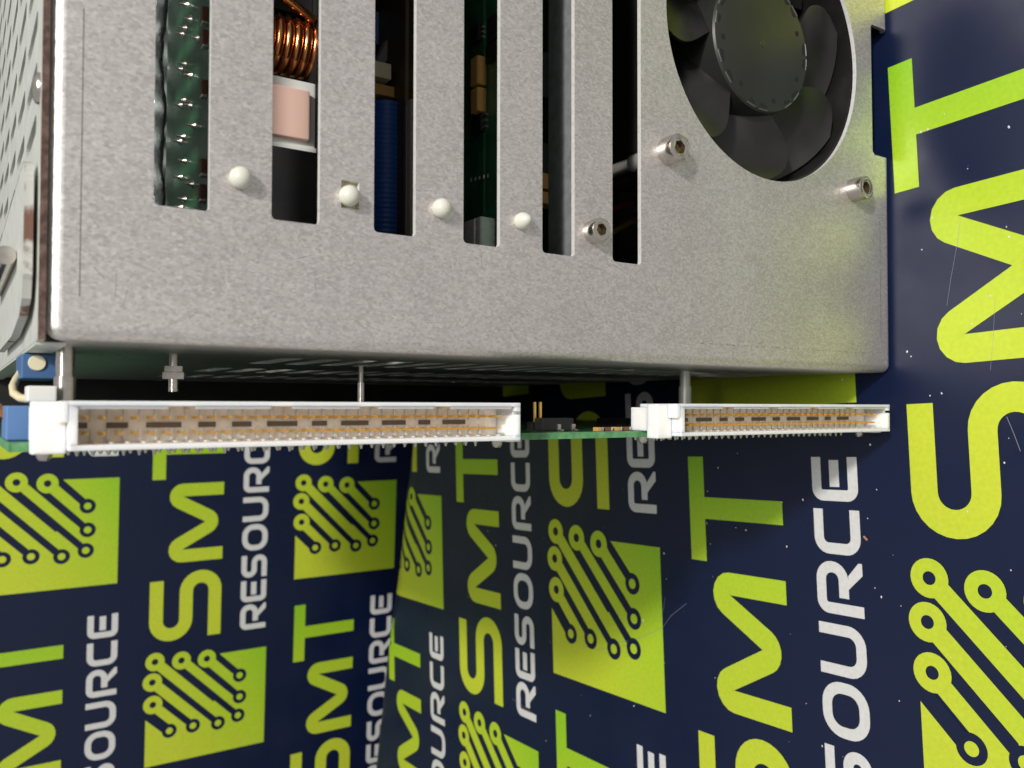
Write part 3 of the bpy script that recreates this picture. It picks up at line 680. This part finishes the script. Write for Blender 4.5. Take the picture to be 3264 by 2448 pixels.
    mb = MB()                       # tails soldered through the board
    for i in range(33):
        for y, dz in ((13.5, 0), (17.0, .9)):
            z = z0 - 2.54 * i + dz + random.uniform(-.1, .1)
            mb.lathe((-4.3, y, z), (-1, 0, 0), [(0, .75), (.5, .5), (.8, .33), (1.25 + random.uniform(-.15, .15), .22)], 7)
    for dz in (5.4, -84.2): mb.lathe((-4.3, 9, z0 + dz), (-1, 0, 0), [(0, 1.3), (1.0, 1.2), (1.6, .8)], 10)
    tag(mb.build('solder_tails', 'tin', board, smooth=60), kind='stuff')
connector(0.0); connector(-133.35)
def bcomp(name, m, x0, x1, y0, y1, z0, z1, bev=.12): mb = MB(); mb.box(x0, x1, y0, y1, z0, z1, bev); return mb.build(name, m, board)
mb = MB(); mb.box(-6.0, 40, 221.6, 224, -222.2, 12); mb.build('far_end_panel', 'black', D)  # aluminium panel, its black colour stands in for deep shade
# small parts on the bare strip of board between the connectors
a = onX(1175, 930, -2.5)
a = onY(1172, 903, 17); b = onY(1240, 930, 17); bcomp('chip', 'black', -2.68, a.x, 17, 20.5, b.z, a.z, .35)
for z in (onY(1212, 920, 16).z, onY(1243, 920, 16).z): bcomp('chip_leg', 'tin', -2.66, -1.0, 16.6, 17.4, z - .5, z + .5, .1); bcomp('chip_foot', 'tin', -2.66, -2.3, 15.4, 16.5, z - .5, z + .5, .05)
for px in (1155, 1167): q = onY(px, 900, 25); qt = onY(px, 868, 25); mb = MB(); mb.box(-2.7, qt.x, 24.7, 25.3, q.z - .32, q.z + .32, .1); mb.build('header_pin', 'gold', board)
q = onY(1161, 911, 25); bcomp('header_base', 'black', -2.68, q.x, 23.8, 26.4, q.z - 2.4, q.z + 2.4, .15)
for i, px in enumerate((1290, 1310, 1330, 1350)):
    z = onY(px, 930, 11).z; bcomp('chip_resistor', 'brownsmd' if i % 2 else 'tan', -2.68, -1.75, 10.2, 12.0, z - .75, z + .55, .1); bcomp('resistor_end', 'tin', -2.68, -1.72, 10.2, 12.0, z - 1.45, z - .78, .08)
for (y, z, l) in [(40, -30, 9), (70, -60, 12), (60, -100, 10), (110, -90, 14), (120, -150, 12), (80, -180, 12)]: bcomp('chip', 'black', -2.68, -.8, y, y + l, z - l, z, .2)
# stand-offs and studs between board and case
def post(x0, x1, y, z, rr, m, n=20, name='standoff'): mb = MB(); mb.lathe((x0, y, z), (1, 0, 0), [(0, rr), (x1 - x0, rr)], n); return mb.build(name, m, D, smooth=40)
q = onY(140, 860, 22); post(-2.7, 8.6, 22, q.z, 1.9, 'nickel'); post(8.65, 14.0, 22, q.z, 1.6, 'nickel')
q = onY(375, 810, 34); post(9.0, 14, 34, q.z, .9, 'tin', name='stud'); mb = MB(); mb.lathe((8.9, 34, q.z), (1, 0, 0), [(0, 2.4), (1.4, 2.4)], 6); mb.lathe((10.4, 34, q.z), (1, 0, 0), [(0, 2.0), (1.2, 2.0)], 6); mb.build('hex_nut', 'nickel', D); post(6.3, 8.9, 34, q.z, 1.0, 'nickel', name='stud')
q = onY(780, 860, 60); post(-2.7, 9.6, 60, q.z, 1.0, 'nickel'); post(9.65, 14, 60, q.z, .7, 'tin')
q = onY(1480, 865, 32); post(-2.7, 9.4, 32, q.z, 1.9, 'dull'); post(9.45, 14, 32, q.z, 1.6, 'dull')
# blue trimmers, plug and wire at the top end of the board
bcomp('blue_trimmer', 'blue', -2.6, 3.3, 15, 30, -1.0, onY(60, 890, 15).z + 3.2, .25)
q = onY(80, 784, 30); mb = MB(); mb.box(onY(80, 818, 30).x, 13.1, 30, 46, onY(126, 775, 30).z, onY(46, 775, 30).z, .3); bt = mb.build('blue_trimmer', 'bluedim', D)
mb = MB(); mb.lathe((q.x, 30, q.z), (0, -1, 0), [(0, 1.5), (.4, 1.4)], 18); mb.build('trimmer_dial', 'cream', bt, smooth=40)
q = onY(80, 852, 17); mb = MB(); mb.box(q.x - 1.3, q.x + 1.5, 16, 22, q.z - 3.0, q.z + 1.6, .3); mb.build('white_plug', 'bobbin', D)
P_ = [onY(*p) for p in ((66, 862, 22), (45, 860, 26), (30, 850, 30), (28, 835, 34), (36, 818, 38), (48, 800, 42))]
mb = MB(); mb.tube(P_, .75, 10); mb.build('cream_wire', 'wirecream', D, smooth=60)
P_ = [onY(*p) for p in ((22, 905, 24), (10, 895, 27), (-5, 880, 30))]
mb = MB(); mb.tube(P_, .9, 10); mb.build('orange_wire', 'copper', D, smooth=60)

# ------------------------------------------------------------------ dust on the cover
mb = MB()
def fleck(x, y, sz):
    n = 5; vs = []; a0 = random.random() * 6
    for i in range(n): th = a0 + 2 * math.pi * i / n; rr = sz * random.uniform(.5, 1.1); vs.append((x + rr * math.cos(th), y + rr * .8 * math.sin(th), FLOOR + .13 + random.uniform(0, .1)))
    vs.append((x, y, FLOOR + .15 + sz * .7)); mb.add(vs, [(i, (i + 1) % n, n) for i in range(n)])
SPOT = [(1990, 285), (2005, 280), (2180, 275), (2180, 512), (2175, 490), (2015, 470), (1992, 540), (1815, 180), (1810, 200), (1815, 408), (1820, 820), (2010, 855), (2035, 850), (1690, 1085), (1700, 1180), (1528, 1130), (1535, 1175), (1590, 1140), (1612, 1145), (1735, 1080), (1880, 960), (1905, 1290), (1875, 1120), (1425, 1185), (1435, 1195), (1390, 1340), (1370, 1525), (1180, 1600), (1010, 1290), (2170, 1000), (2090, 1105), (2100, 700), (2140, 640), (1960, 760)]
for x, y in SPOT: q = onZ(x, y, FLOOR); fleck(q.x, q.y, random.uniform(.28, .62))
for i in range(150):
    x, y = random.uniform(-150, 118), random.uniform(-60, 240)
    if x > -6 and y > -3: continue
    fleck(x, y, abs(random.gauss(0, .14)) + .09)
tag(mb.build('dust_flecks', 'dust'), 'pale dust flecks scattered over the printed table cover', 'dust', 'stuff')
def hair(pts, rr=.05, name='scratch'):
    ps = []
    for x, y in pts: q = onZ(x, y, FLOOR); ps.append((q.x, q.y, FLOOR + .13))
    mb = MB(); mb.tube(ps, rr, 5); mb.build(name, 'scratch', TC, smooth=60)
hair([(1330, 1390), (1382, 1378), (1432, 1355), (1450, 1330), (1484, 1303)], .07)
hair([(1260, 1395), (1292, 1404), (1330, 1398), (1360, 1392)], .06)
hair([(1108, 1510), (1135, 1530), (1155, 1543)], .07)
hair([(2075, 478), (2068, 530), (2055, 600), (2046, 660)], .05)
hair([(2150, 650), (2146, 730), (2140, 800)], .04); hair([(2175, 900), (2190, 935), (2205, 975)], .06)
hair([(1425, 1345), (1435, 1310), (1437, 1290)], .05)
q = onZ(1872, 1163, FLOOR); mb = MB(); mb.tube([(q.x - .5, q.y - .5, FLOOR + .4), (q.x + .6, q.y + .7, FLOOR + .45)], .35, 6)
tag(mb.build('wood_crumb', 'crumb'), 'tiny brown splinter lying beside the white lettering on the table cover', 'crumb')
